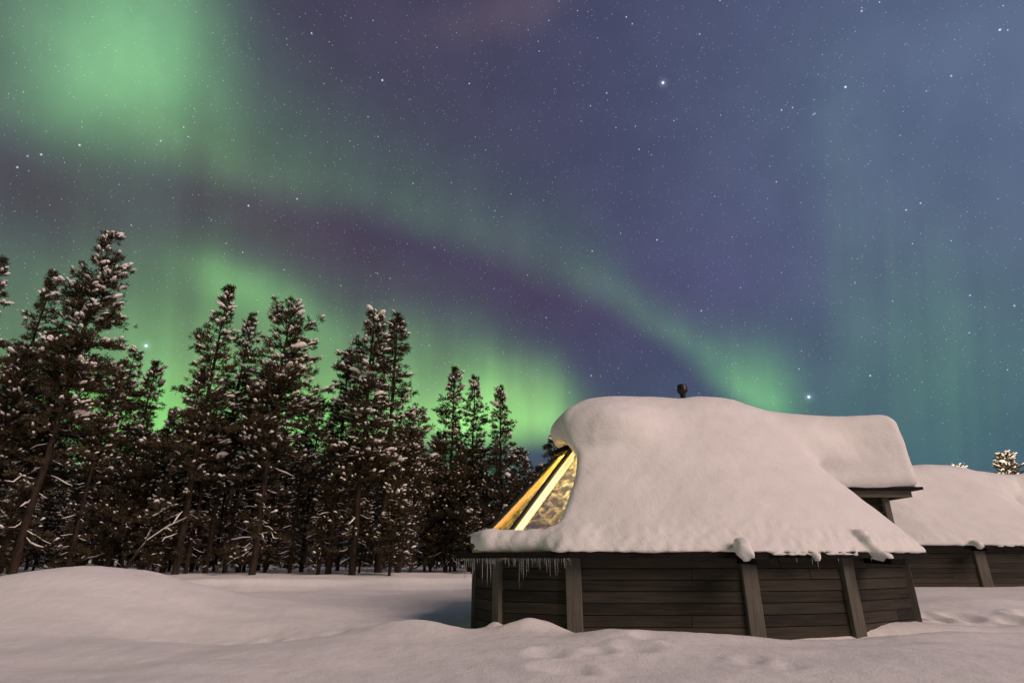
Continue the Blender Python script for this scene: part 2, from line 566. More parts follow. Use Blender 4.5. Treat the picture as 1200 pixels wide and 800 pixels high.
def ground(x, y):
    x = np.asarray(x, float); y = np.asarray(y, float)
    left = 1 - sstep(x, 1.5, 9)
    z = .44 * sstep(y, 13, 25) * (.30 + .70 * left)
    z = z + .86 * np.exp(-(((x + 8.7) / 2.7) ** 2) ** 1.15 - (((y - 12.6) / 2.4) ** 2))
    z = z + .10 * np.exp(-((x + 4.4) / 1.3) ** 2 - ((y - 12.6) / 1.0) ** 2)
    z = z - .22 * np.exp(-((x + 4.6) / 1.6) ** 2 - ((y - 9.6) / .9) ** 2)
    near = np.exp(-(np.maximum(np.hypot(x, y - 8) - 14, 0) / 12) ** 2)
    z = z + .035 * gw1(x, y) * near + .012 * gw2(x, y) * near + .10 * gw4(x, y) * sstep(np.hypot(x, y), 30, 70)
    z = z + .004 * gw3(x, y) * near
    # crest of a ski track that catches the light in front of the trees
    yl = 20.0 + .12 * (x + 4) + .25 * np.sin(x * .5)
    z = z + .17 * np.exp(-((y - yl) / .26) ** 2) * sstep(x, -12.5, -9.5) * (1 - sstep(x, -1.0, 2.0))
    z = z - .10 * np.exp(-((y - yl + 1.1) / .6) ** 2) * sstep(x, -12.5, -9.5) * (1 - sstep(x, -1.0, 2.0))
    # hollow at the left end of the cabin, trench along its wall and a bank in front
    z = z - .34 * np.exp(-((x + 1.05) / .55) ** 2 - ((y - 10.9) / .9) ** 2)
    z = z + .14 * np.exp(-((x + 1.5) / .7) ** 2 - ((y - 9.55) / .45) ** 2)
    z = z + .17 * np.exp(-((x - .28) / .42) ** 2 - ((y - 9.45) / .25) ** 2)
    z = z + .09 * np.exp(-((x + .27) / .14) ** 2 - ((y - 9.72) / .15) ** 2)
    wallx = sstep(x, .6, 1.4) * (1 - sstep(x, 8.5, 11))
    yw = 9.35 + .45 * sstep(x, 4, 6.4)
    z = z - .16 * wallx * np.exp(-((y - yw) / .33) ** 2)
    z = z + .055 * wallx * np.exp(-((y - yw + .95) / .5) ** 2) * (1 + .5 * np.sin(x * 1.1 + .4))
    # lower, lit ground right of the cabin, behind the near bank
    z = z - .16 * np.exp(-((x - 8.6) / 1.3) ** 2 - ((y - 11.6) / .9) ** 2)
    z = z + .16 * np.exp(-((x - 10.5) / 2.4) ** 2 - ((y - 14.4) / 1.2) ** 2)
    for (fx, fy, fr, fd) in PRINTS:
        d = ((x - fx) ** 2 + ((y - fy) * .8) ** 2) / fr ** 2
        z = z + fd * (-np.exp(-d) + .55 * np.exp(-((np.sqrt(d) - 1.7) / .55) ** 2))
    # long soft drifts of the foreground
    z = z + .030 * np.sin(.9 * y + .42 * x + .6 * np.sin(.5 * x)) * near * (1 - sstep(y, 9, 11))
    return z

def axis(lo, hi, step, far_lo, far_hi, g=1.12):
    a = list(np.arange(lo, hi + 1e-6, step))
    s = step; v = hi
    while v < far_hi: s *= g; v += s; a.append(v)
    s = step; v = lo; pre = []
    while v > far_lo: s *= g; v -= s; pre.append(v)
    return np.array(pre[::-1] + a)
gx = axis(-11, 11, .055, -700, 700)
gy = axis(4.5, 23, .06, -60, 900)
GX, GY = np.meshgrid(gx, gy)
GZ = ground(GX, GY)
nx, ny = len(gx), len(gy)
idx = np.arange(nx * ny).reshape(ny, nx)
fq = np.stack([idx[:-1, :-1], idx[:-1, 1:], idx[1:, 1:], idx[1:, :-1]], -1).reshape(-1, 4)
gme = np_mesh('ground', np.stack([GX, GY, GZ], -1).reshape(-1, 3), fq, M_SNOW)
gobj = link('ground', gme)
gobj['kind'] = 'structure'
gobj['label'] = 'smooth deep snow covering the open ground'

# ------------------------------------------------------------------ signed-distance snow
def surface_nets(F, org, h):
    nX, nY, nZ = F.shape
    S = F < 0
    cs = (nX - 1, nY - 1, nZ - 1)
    acc = np.zeros(cs + (3,), np.float32); cnt = np.zeros(cs, np.int32)
    sl = lambda a, o: a[o[0]:o[0] + cs[0], o[1]:o[1] + cs[1], o[2]:o[2] + cs[2]]
    for ax in range(3):
        oth = [i for i in range(3) if i != ax]
        for b in range(4):
            o0 = [0, 0, 0]; o0[oth[0]] = b & 1; o0[oth[1]] = b >> 1
            o1 = list(o0); o1[ax] = 1
            f0, f1 = sl(F, o0), sl(F, o1)
            m = sl(S, o0) != sl(S, o1)
            t = np.where(m, f0 / np.where(m, f0 - f1, 1), 0)
            for i in range(3):
                acc[..., i] += np.where(m, o0[i] + (t if i == ax else 0), 0)
            cnt += m
    act = cnt > 0
    ids = np.full(cs, -1, np.int64); ids[act] = np.arange(act.sum())
    ii = np.argwhere(act)
    verts = (ii + acc[act] / cnt[act][:, None]) * h + np.array(org)
    faces = []
    for ax in range(3):
        u, v = [(1, 2), (2, 0), (0, 1)][ax]
        a0 = [slice(None)] * 3; a1 = [slice(None)] * 3
        a0[ax] = slice(0, -1); a1[ax] = slice(1, None)
        d = S[tuple(a0)] != S[tuple(a1)]
        e = np.argwhere(d)
        e = e[(e[:, u] > 0) & (e[:, v] > 0) & (e[:, u] < F.shape[u] - 1) & (e[:, v] < F.shape[v] - 1)]
        def cid(du, dv):
            q = e.copy(); q[:, u] += du; q[:, v] += dv
            return ids[q[:, 0], q[:, 1], q[:, 2]]
        q = np.stack([cid(-1, -1), cid(0, -1), cid(0, 0), cid(-1, 0)], 1)
        ins = S[e[:, 0], e[:, 1], e[:, 2]]
        q[~ins] = q[~ins][:, ::-1]
        faces.append(q)
    return verts, np.concatenate(faces)

def smin(a, b, k):
    h = np.clip(.5 + .5 * (b - a) / k, 0, 1)
    return b + (a - b) * h - k * h * (1 - h)
def smax(a, b, k):
    return -smin(-a, -b, k)
def capsule(X, Y, Z, a, b, r, sq=(1, 1, 1)):
    a = np.array(a); b = np.array(b); d = b - a
    t = np.clip(((X - a[0]) * d[0] + (Y - a[1]) * d[1] + (Z - a[2]) * d[2]) / (d @ d), 0, 1)
    return np.sqrt(((X - a[0] - t * d[0]) / sq[0]) ** 2 + ((Y - a[1] - t * d[1]) / sq[1]) ** 2 + ((Z - a[2] - t * d[2]) / sq[2]) ** 2) - r
def ellipsoid(X, Y, Z, c, r):
    q = np.sqrt(((X - c[0]) / r[0]) ** 2 + ((Y - c[1]) / r[1]) ** 2 + ((Z - c[2]) / r[2]) ** 2)
    return (q - 1) * min(r)

# ------------------------------------------------------------------ the cabin: plan and main points (metres, camera at the origin)
WP = {'A': (-.66, 11.0), 'B': (-.23, 10.02), 'C': (.95, 9.5), 'D': (3.66, 9.5), 'E': (5.40, 9.9), 'F': (7.02, 10.9),
      'G': (7.15, 12.6), 'J': (5.2, 14.3), 'I': (1.4, 14.0), 'H': (-.35, 12.7)}
RING = ['A', 'B', 'C', 'D', 'E', 'F', 'G', 'J', 'I', 'H']
EAVE_Z = 1.05
ctr = np.mean([WP[k] for k in RING], 0)
def eave_ring(off):
    """plan polygon pushed outwards by off"""
    pts = [np.array(WP[k]) for k in RING]
    n = len(pts); out = []
    for i in range(n):
        p, a, b = pts[i], pts[i - 1], pts[(i + 1) % n]
        def nrm(u, v):
            d = (v - u) / np.linalg.norm(v - u); return np.array([d[1], -d[0]])
        n1, n2 = nrm(a, p), nrm(p, b)
        m = n1 + n2; m /= np.linalg.norm(m)
        out.append(p + m * off / max(.5, m @ n1))
    return dict(zip(RING, out))
EV = eave_ring(.34)
CABIN_BASE = np.array([3.2, 11.5, 0.0])

def facet(k1, k2, z0, s):
    """signed distance to a roof plane that starts over eave k1-k2 at z0 and rises with slope s"""
    p, q = EV[k1], EV[k2]
    d = (q - p) / np.linalg.norm(q - p); n = np.array([d[1], -d[0]])
    c = 1 / math.hypot(1, s)
    return lambda X, Y, Z: ((Z - z0) + s * ((X - p[0]) * n[0] + (Y - p[1]) * n[1])) * c
def vert(k1, k2, off=0.0):
    p, q = EV[k1], EV[k2]
    d = (q - p) / np.linalg.norm(q - p); n = np.array([d[1], -d[0]])
    return lambda X, Y, Z: (X - p[0]) * n[0] + (Y - p[1]) * n[1] - off

def roof_snow(seed, h):
    org = (-1.5, 8.75, .80)
    top = (9.5, 15.9, 4.9)
    ax = [np.arange(o, t, h, dtype=np.float32) for o, t in zip(org, top)]
    X, Y, Z = np.meshgrid(*ax, indexing='ij')
    w1 = waves(seed, 10, 1.6, 3.4, 3); w2 = waves(seed + 1, 12, .35, .8, 3); w3 = waves(seed + 2, 14, .12, .24, 3)
    n1 = w1(X, Y, Z)
    # main body
    f = facet('C', 'D', 1.30, 1.16)(X, Y, Z)
    f = smax(f, facet('D', 'E', 1.30, 1.17)(X, Y, Z), .45)
    f = smax(f, facet('E', 'F', 1.28, 1.17)(X, Y, Z), .45)
    f = smax(f, facet('F', 'G', 1.22, 1.45)(X, Y, Z), .35)
    f = smax(f, facet('G', 'J', 2.2, 1.6)(X, Y, Z), .4)
    f = smax(f, facet('J', 'I', 1.8, 1.7)(X, Y, Z), .4)
    f = smax(f, facet('B', 'C', 1.34, 1.12)(X, Y, Z), .5)
    topz = 4.40 + .17 * np.exp(-((X - 4.5) / .75) ** 2) - .05 * np.exp(-((X - 3.75) / .3) ** 2) - .16 * sstep(2.2 - X, 0, 1)
    f = smax(f, Z - topz, .55)
    # the edge beside the glass
    q1, q2 = P(661, 612, 10.1), P(682, 520, 11.3)
    d = (q2 - q1)[:2]; d /= np.linalg.norm(d)
    cut = -d[1] * (X - q1[0]) + d[0] * (Y - q1[1])
    cut = cut + .03 * np.sin(Z * 5 + 1) + .11 * np.exp(-((Z - 2.1) / .5) ** 2)
    f = smax(f, cut, .22)
    # snow heaped on the flat cap above the glass
    cap = ellipsoid(X, Y, Z, (1.86, 11.75, 3.42), (1.06, 1.15, .62))
    cap = smax(cap, 3.10 + .22 * np.clip(X - .95, -.4, .45) + .03 * n1 - Z, .10)
    f = smin(f, cap, .55)
    # ledge along the eave under the glass
    led = capsule(X, Y, Z, (EV['C'][0] + .2, EV['C'][1] + .32, 1.25), (EV['B'][0] + .13, EV['B'][1] + .20, 1.25), .22, (1, 1, .95))
    led = smin(led, capsule(X, Y, Z, (EV['B'][0] + .13, EV['B'][1] + .20, 1.25), (EV['A'][0] + .10, EV['A'][1], 1.25), .21, (1, 1, 1)), .12)
    led = smin(led, capsule(X, Y, Z, (EV['A'][0] + .10, EV['A'][1], 1.25), (EV['H'][0] + .22, EV['H'][1], 1.25), .21, (1, 1, 1)), .12)
    f = smin(f, led, .20)
    # hollow for the rooms
    inner = np.maximum.reduce([facet(a, b, .88, s)(X, Y, Z) for a, b, s in (('C', 'D', 1.05), ('D', 'E', 1.06), ('E', 'F', 1.1), ('F', 'G', 1.4), ('J', 'I', 1.1), ('B', 'C', 1.12))])
    inner = np.maximum(inner, Z - 2.92)
    f = np.maximum(f, -inner)
    # wing over the entrance
    c = np.array([6.8, 14.1, 3.0])
    qx = np.abs(X - 6.62) - 2.40 + .15 * (Z - 3.2); qy = np.abs(Y - 14.0) - 1.22; qz = np.abs(Z - 3.23 - .03 * (X - 7)) - .86
    r = .30
    qx, qy, qz = qx + r, qy + r, qz + r
    box = np.sqrt(np.maximum(qx, 0) ** 2 + np.maximum(qy, 0) ** 2 + np.maximum(qz, 0) ** 2) + np.minimum(np.maximum.reduce([qx, qy, qz]), 0) - r
    box = np.maximum(box, 2.47 + .012 * w2(X, Y, Z) - Z)
    f = smin(f, capsule(X, Y, Z, (5.0, 12.75, 3.72), (7.0, 13.6, 3.52), .46), .45)
    f = smin(f, ellipsoid(X, Y, Z, (5.95, 12.85, 3.32), (1.35, .72, .68)), .55)
    body_low = Z < 2.40
    f = smin(f, np.where(body_low, np.maximum(box, 2.47 - Z), box), .42)
    # trim to the eaves, lumpy lip
    low = np.exp(-((Z - 1.15) / .22) ** 2)
    f = f + .030 * n1 + .010 * w2(X, Y, Z) * (1 + .9 * low) + .015 * w3(X, Y, Z) * np.exp(-((Z - 1.2) / .35) ** 2)
    lip = np.maximum.reduce([vert(a, b, .05)(X, Y, Z) for a, b in (('A', 'B'), ('B', 'C'), ('C', 'D'), ('D', 'E'), ('E', 'F'), ('F', 'G'), ('J', 'I'), ('I', 'H'), ('H', 'A'))])
    lip = lip + .022 * w2(X, Y, Z * 0) + .012 * w3(X, Y, Z)
    f = np.where(Z < 2.3, smax(f, lip, .10), f)
    f = np.maximum(f, 1.10 + .010 * w2(X, Y, 0 * Z) + .010 * w3(X, Y, 0 * Z) - Z)
    # clumps sagging over the two bracket ends and along the gutter line
    for (a, b, r) in CLUMPS:
        f = smin(f, capsule(X, Y, Z, a, b, r) + (.036 * w3(X, Y, Z) + .03 * w2(X, Y, Z)) * min(1, r / .1), .05)
    v, q = surface_nets(f.astype(np.float32), org, h)
    return v, q

bD = P(878, 645, 8.98); bE = P(1032, 645, 9.72)
CLUMPS = [((bD[0] - .07, bD[1] + .10, 1.22), (bD[0] - .06, bD[1] - .06, 1.12), .105),
          ((bD[0] - .11, bD[1] - .02, 1.12), (bD[0] - .02, bD[1] - .06, 1.07), .07),
          ((bD[0] - .14, bD[1] - .06, 1.06), (bD[0] - .10, bD[1] - .07, 1.0), .045),
          ((bE[0] - .20, bE[1] + .16, 1.36), (bE[0] - .07, bE[1] - .02, 1.10), .115),
          ((bE[0] - .10, bE[1] + .0, 1.14), (bE[0] + .03, bE[1] - .06, 1.04), .095),
          ((bE[0] - .10, bE[1] - .06, 1.05), (bE[0] - .06, bE[1] - .08, 1.04), .045)]
pE = P(957, 643, 9.27)
CLUMPS += [((pE[0], pE[1] + .03, 1.06), (pE[0], pE[1] + .02, 1.02), .065),
           ((EV['D'][0] + .25, EV['D'][1] - .0, 1.06), (EV['E'][0] - .1, EV['E'][1] - .02, 1.06), .024)]

# ------------------------------------------------------------------ cabin parts
root = empty('cabin', CABIN_BASE, 'nearer dark timber cabin under thick snow with a lit glass roof at its end', 'cabin', 'snow covered timber cabins')

def lift(p, z): return np.array([p[0], p[1], z])
rb = random.Random(5)

def wall_panel(k1, k2, z0=-.45, z1=EAVE_Z):
    p, q = np.array(WP[k1]), np.array(WP[k2])
    d = q - p; L = np.linalg.norm(d); d /= L; n = np.array([d[1], -d[0]])
    mb = MB()
    bh = .165; z = z0; t = .09
    while z < z1 - .01:
        zt = min(z + bh - .008, z1)
        cuts = [0, L]
        if L > 1.6 and rb.random() < .22: cuts = [0, L * rb.uniform(.3, .7), L]
        for a, b in zip(cuts[:-1], cuts[1:]):
            o = n * rb.uniform(-.006, .008)
            A0 = p + d * (a + .002) + o; B0 = p + d * (b - .002) + o
            A1 = A0 - n * t - o; B1 = B0 - n * t - o
            e = .006
            mb.box8([lift(A0, z), lift(B0, z), lift(B0, zt), lift(A0, zt), lift(A1, z), lift(B1, z), lift(B1, zt), lift(A1, zt)], b - a, bh)
        z += bh
    # backing so that no light leaks between the boards
    i0, i1 = p - n * (t + .004), q - n * (t + .004)
    j0, j1 = i0 - n * .04, i1 - n * .04
    mb.box8([lift(i0, z0), lift(i1, z0), lift(i1, z1), lift(i0, z1), lift(j0, z0), lift(j1, z0), lift(j1, z1), lift(j0, z1)], L, z1 - z0)
    return mb.obj('wall', M_WALL, root, CABIN_BASE, .007)
for a, b in zip(RING, RING[1:] + RING[:1]):
    wall_panel(a, b)

def corner_post(k, w=.245, t=.05):
    i = RING.index(k)
    p = np.array(WP[k]); a = np.array(WP[RING[i - 1]]); b = np.array(WP[RING[(i + 1) % len(RING)]])
    def nrm(u, v):
        d = (v - u) / np.linalg.norm(v - u); return np.array([d[1], -d[0]])
    m = nrm(a, p) + nrm(p, b); m /= np.linalg.norm(m)
    s = np.array([-m[1], m[0]])
    mb = MB()
    c0 = p + m * .055; c1 = p - m * .10
    mb.box8([lift(c0 - s * w / 2, -.45), lift(c0 + s * w / 2, -.45), lift(c0 + s * w / 2, EAVE_Z - .004), lift(c0 - s * w / 2, EAVE_Z - .004),
             lift(c1 - s * w / 2, -.45), lift(c1 + s * w / 2, -.45), lift(c1 + s * w / 2, EAVE_Z - .004), lift(c1 - s * w / 2, EAVE_Z - .004)], .25, 1.5)
    # run the grain along the post
    mb.uv = [tuple((v_, u_) for (u_, v_) in uv) for uv in mb.uv]
    return mb.obj('corner_post', M_POST, root, CABIN_BASE, .008)
for k in RING: corner_post(k, {'A': .10, 'B': .15, 'C': .235, 'F': .17}.get(k, .245))

# fascia boards and soffit round the eave
def eave_run(keys):
    mb = MB(); sf = MB()
    for a, b in zip(keys[:-1], keys[1:]):
        p, q = EV[a], EV[b]
        d = (q - p) / np.linalg.norm(q - p); n = np.array([d[1], -d[0]])
        i0, i1 = p - n * .035, q - n * .035
        z0, z1 = EAVE_Z - .035, EAVE_Z + .055
        mb.box8([lift(p, z0), lift(q, z0), lift(q, z1), lift(p, z1), lift(i0, z0), lift(i1, z0), lift(i1, z1), lift(i0, z1)], 2, .1)
        w0, w1 = np.array(WP[a]), np.array(WP[b])
        sf.box8([lift(i0, EAVE_Z), lift(i1, EAVE_Z), lift(i1, EAVE_Z + .03), lift(i0, EAVE_Z + .03),
                 lift(w0 - n * .05, EAVE_Z), lift(w1 - n * .05, EAVE_Z), lift(w1 - n * .05, EAVE_Z + .03), lift(w0 - n * .05, EAVE_Z + .03)], 2, .4)
    mb.obj('fascia', M_FASCIA, root, CABIN_BASE)
    sf.obj('soffit', M_SOFFIT, root, CABIN_BASE)
eave_run(['H', 'A', 'B', 'C']); eave_run(['C', 'D', 'E', 'F', 'G']); eave_run(['G', 'J', 'I', 'H'])

# brackets whose ends poke out under the snow
for c, wd in ((bD, .20), (bE, .22)):
    mb = MB()
    mb.beam((c[0] + .06, c[1] + .45, .985), (c[0] + .075, c[1] - .27, .965), (0, 0, 1), wd, .085)
    mb.obj('bracket', M_FASCIA, root, CABIN_BASE, .006)

# roof shell under the snow: lined in pale wood, open over the glazed end
TOPZ = 2.95
TB = P(673, 529, 11.2); TA = P(664, 531, 11.75)
TR = {'A': TA, 'B': TB, 'C': np.array([2.35, 11.0, TOPZ]), 'D': np.array([3.5, 11.0, TOPZ]), 'E': np.array([4.5, 11.3, TOPZ]), 'F': np.array([5.4, 11.8, TOPZ]),
      'G': np.array([5.6, 12.4, TOPZ]), 'J': np.array([4.6, 12.8, TOPZ]), 'I': np.array([2.4, 12.7, TOPZ]), 'H': np.array([1.35, 12.25, TOPZ])}
sh = MB()
def slab(pts, t=.05):
    pts = [np.array(p, float) for p in pts]
    n = np.cross(pts[1] - pts[0], pts[2] - pts[0]); n /= np.linalg.norm(n)
    lo = [p - n * t for p in pts]
    i = len(sh.v); k = len(pts)
    sh.v += [tuple(p) for p in pts + lo]
    L = np.linalg.norm(pts[1] - pts[0])
    sh.f.append(tuple(i + j for j in range(k))); sh.uv.append(((0, 0), (L, 0), (L, 2), (0, 2)))
    sh.f.append(tuple(i + k + j for j in range(k))[::-1]); sh.uv.append(((0, 0), (L, 0), (L, 2), (0, 2)))
    for j in range(k):
        m = (j + 1) % k
        sh.f.append((i + j, i + k + j, i + k + m, i + m)); sh.uv.append(((0, 0), (.1, 0), (.1, 2), (0, 2)))
def ez(k): return lift(EV[k] * .8 + np.array(WP[k]) * .2, EAVE_Z + .07)
for a, b in (('C', 'D'), ('D', 'E'), ('E', 'F'), ('F', 'G'), ('G', 'J'), ('J', 'I')):
    slab([ez(a), ez(b), TR[b], TR[a]])
# covered right part of the facet B-C
gB = P(584, 650, 10.02)
gA = P(556, 646, 11.0)
gH = lift(WP['H'], gA[2])
gC = lift(WP['C'], EAVE_Z + .12)
mid_lo = gB * .12 + gC * .88; mid_hi = TB * .55 + TR['C'] * .45
slab([mid_lo, ez('C'), TR['C'], mid_hi])
capc = [TR[k] for k in ('A', 'B', 'C', 'D', 'E', 'F', 'G', 'J', 'I', 'H')]
cap_off = [lift(p + (p - np.array([3.2, 12, TOPZ])) * .06, TOPZ + .0) for p in capc]
slab([p + np.array([0, 0, .06]) for p in cap_off], .055)
roof = sh.obj('roof', M_INNER, root, CABIN_BASE)
# dark edge of the flat cap where the glass ends
mb = MB()
e0, e1, e2 = P(653, 529, 11.05), P(690, 514, 10.98), P(650, 533, 12.2)
mb.beam(e0, e1, (0, 0, 1), .08, .085); mb.beam(e2, e0 + np.array([.0, .05, 0]), (0, 0, 1), .08, .085)
mb.obj('cap_edge', M_FASCIA, root, CABIN_BASE)

# glazed end: hip rafters (cream inside, dark cap outside) and panes
def hip(p, q, w=.085, strip=False):
    d = (q - p) / np.linalg.norm(q - p)
    out = np.array([-.62, -.45, .64])
    m = MB(); m.beam(p, q, out, w, .13); r_ = m.obj('rafter', M_RAFTER, root, CABIN_BASE, .005)
    m = MB(); o = out / np.linalg.norm(out) * .085; m.beam(p + o, q + o, out, w + .02, .035)
    m.obj('rafter_cap', M_FRAME, r_, CABIN_BASE, .003)
    if strip:  # glowing strips added so the rafter side looks brightly lit
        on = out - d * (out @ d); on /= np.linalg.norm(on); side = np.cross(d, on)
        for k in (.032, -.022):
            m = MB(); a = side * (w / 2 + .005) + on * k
            m.beam(p + a, q + a - d * .06, on, .008, .034); m.obj('added_glow_strip', M_STRIP, r_, CABIN_BASE)
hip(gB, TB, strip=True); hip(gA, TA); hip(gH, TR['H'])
# a slimmer glazing bar on the facet A-B side of the hip and the jamb beside the snow
m = MB(); m.beam(gB * .93 + gA * .07 + np.array([.10, -.02, .0]), TB + np.array([.10, .0, -.06]), (-.4, -.7, .6), .05, .07); m.obj('glazing_bar', M_RAFTER, root, CABIN_BASE, .004)
m = MB(); m.beam(gB + np.array([0, 0, -.02]), gC, (0, 0, 1), .08, .10); m.beam(gA, gB, (0, 0, 1), .08, .10); m.beam(gH, gA, (0, 0, 1), .08, .10)
m.obj('sill_beam', M_RAFTER, root, CABIN_BASE, .004)
def pane(pts):
    m = MB()
    pts = [np.array(p, float) for p in pts]
    n = np.cross(pts[1] - pts[0], pts[2] - pts[0]); n /= np.linalg.norm(n)
    lo = [p - n * .012 for p in pts]
    k = len(pts)
    m.v = [tuple(p) for p in pts + lo]
    m.f = [tuple(range(k)), tuple(range(2 * k - 1, k - 1, -1))] + [(j, k + j, k + (j + 1) % k, (j + 1) % k) for j in range(k)]
    m.uv = [((0, 0), (1, 0), (1, 1), (0, 1))] * len(m.f)
    m.obj('glass_pane', M_GLASS, root, CABIN_BASE)
pane([gB, mid_lo, mid_hi, TB]); pane([gA, gB, TB, TA]); pane([gH, gA, TA, TR['H']])
gI = lift(WP['I'], EAVE_Z + .12)
pane([gI, gH, TR['H'], TR['I']])

# room inside: floor, lining, partition
m = MB()
fl = [lift(WP[k], .12) for k in ('H', 'A', 'B', 'C')] + [lift((3.3, 9.6), .12), lift((3.3, 13.9), .12), lift(WP['I'], .12)]
k = len(fl); m.v = [tuple(p) for p in fl]; m.f = [tuple(range(k))]; m.uv = [tuple((p[0], p[1]) for p in fl)]
m.obj('floor', M_INNER, root, CABIN_BASE)
m = MB()
pr = [(9.62, .1), (13.5, .1), (13.5, 1.5), (12.6, 2.8), (11.1, 2.8), (9.62, 1.25)]
m.v = [(3.3, y, z) for y, z in pr] + [(3.38, y, z) for y, z in pr]
m.f = [tuple(range(6)), tuple(range(11, 5, -1))] + [(j, 6 + j, 6 + (j + 1) % 6, (j + 1) % 6) for j in range(6)]
m.uv = [tuple(pr)] * 2 + [((0, 0), (1, 0), (1, 1), (0, 1))] * 6
m.obj('partition', M_INNER, root, CABIN_BASE)
m = MB()
for a, b in (('H', 'A'), ('A', 'B'), ('B', 'C'), ('I', 'H')):
    p, q = np.array(WP[a]), np.array(WP[b]); d = (q - p) / np.linalg.norm(q - p); n = np.array([d[1], -d[0]])
    i0, i1 = p - n * .15, q - n * .15
    j0, j1 = i0 - n * .03, i1 - n * .03
    m.box8([lift(i0, .1), lift(i1, .1), lift(i1, 1.12), lift(i0, 1.12), lift(j0, .1), lift(j1, .1), lift(j1, 1.12), lift(j0, 1.12)], 2, 1)
m.obj('wall_lining', M_INNER, root, CABIN_BASE)

# entrance wing: roof plate, fascia, wall and posts
m = MB()
wx0, wx1, wy0, wy1 = 4.6, 9.06, 12.86, 15.15
m.box8([(wx0, wy0, 2.43), (wx1, wy0, 2.43), (wx1, wy0, 2.49), (wx0, wy0, 2.49), (wx0, wy1, 2.43), (wx1, wy1, 2.43), (wx1, wy1, 2.49), (wx0, wy1, 2.49)], 4, .1)
m.obj('wing_roof', M_FASCIA, root, CABIN_BASE)
m = MB()
m.box8([(5.9, 12.98, 2.28), (8.86, 12.98, 2.28), (8.86, 12.98, 2.428), (5.9, 12.98, 2.428), (5.9, 13.06, 2.28), (8.86, 13.06, 2.28), (8.86, 13.06, 2.428), (5.9, 13.06, 2.428)], 3, .15)
m.box8([(8.78, 13.062, 2.28), (8.86, 13.062, 2.28), (8.86, 13.062, 2.428), (8.78, 13.062, 2.428), (8.78, 15.0, 2.28), (8.86, 15.0, 2.28), (8.86, 15.0, 2.428), (8.78, 15.0, 2.428)], 3, .15)
m.obj('wing_beam', M_SOFFIT, root, CABIN_BASE, .006)
m = MB()
z = .0
while z < 2.2:
    m.box8([(5.6, 13.22, z), (8.32, 13.22, z), (8.32, 13.22, z + .157), (5.6, 13.22, z + .157), (5.6, 13.3, z), (8.32, 13.3, z), (8.32, 13.3, z + .157), (5.6, 13.3, z + .157)], 2.7, .165)
    m.box8([(8.32, 13.22, z), (8.32, 14.9, z), (8.32, 14.9, z + .157), (8.32, 13.22, z + .157), (8.24, 13.302, z), (8.24, 14.9, z), (8.24, 14.9, z + .157), (8.24, 13.302, z + .157)], 1.7, .165)
    z += .165
m.obj('wall', M_WALL, root, CABIN_BASE)
m = MB(); m.beam((8.36, 13.17, -.3), (8.36, 13.17, 2.279), (0, 1, 0), .13, .09); m.obj('corner_post', M_POST, root, CABIN_BASE, .006)

# flue
def lathe(prof, seg=20):
    m = MB()
    for i, (r, z) in enumerate(prof):
        for k in range(seg):
            a = 2 * math.pi * k / seg
            m.v.append((r * math.cos(a), r * math.sin(a), z))
    for i in range(len(prof) - 1):
        for k in range(seg):
            k2 = (k + 1) % seg
            m.f.append((i * seg + k, i * seg + k2, (i + 1) * seg + k2, (i + 1) * seg + k)); m.uv.append(((0, 0), (1, 0), (1, 1), (0, 1)))
    m.f.append(tuple(range((len(prof) - 1) * seg, len(prof) * seg))); m.uv.append(((0, 0),) * 3)
    return m
ch = P(800.5, 464, 12.6)
m = lathe([(.060, -1.6), (.060, .06)]); m.v = [(x + ch[0], y + ch[1], z + ch[2]) for x, y, z in m.v]
chim = m.obj('chimney', M_METAL, root, CABIN_BASE, 0, True)
m = lathe([(.060, .03), (.075, .05), (.075, .065), (.108, .09), (.118, .12), (.122, .155), (.116, .16), (.116, .19), (.112, .235), (.098, .262), (.06, .272), (.0, .274)])
m.v = [(x + ch[0], y + ch[1], z + ch[2]) for x, y, z in m.v]
m.obj('chimney_cowl', M_METAL, chim, CABIN_BASE, 0, True)

# roof snow
v, q = roof_snow(21, .045)
sn = link('roof_snow', np_mesh('roof_snow', v - CABIN_BASE, q, M_ROOFSNOW), root)

# second cabin, the same type, further off to the right
root2 = copy_tree(root)
DX2, DY2, DZ2 = 12.73, 12.0, .34
root2.location = tuple(CABIN_BASE + np.array([DX2, DY2, DZ2]))
root2['label'] = 'farther snow covered timber cabin at the right edge, partly behind the nearer cabin'
for c_ in list(root2.children):
    if c_.name.startswith('roof_snow'):
        v2, q2 = roof_snow(57, .07)
        c_.data = np_mesh('roof_snow', v2 - CABIN_BASE, q2, M_ROOFSNOW)
    if c_.name.startswith('chimney'):
        for g_ in list(c_.children): bpy.data.objects.remove(g_)
        bpy.data.objects.remove(c_)

# it is the longer of the two: the bays right of the middle are wider
def widen(o, done=set()):
    for c_ in o.children:
        if c_.data.users > 1: c_.data = c_.data.copy()
        nv = len(c_.data.vertices); co = np.empty(nv * 3, np.float32); c_.data.vertices.foreach_get('co', co); co = co.reshape(-1, 3)
        co[:, 0] += 1.4 * sstep(co[:, 0] + CABIN_BASE[0], 3.3, 5.3)
        c_.data.vertices.foreach_set('co', co.ravel()); c_.data.update()
        widen(c_)
widen(root2)

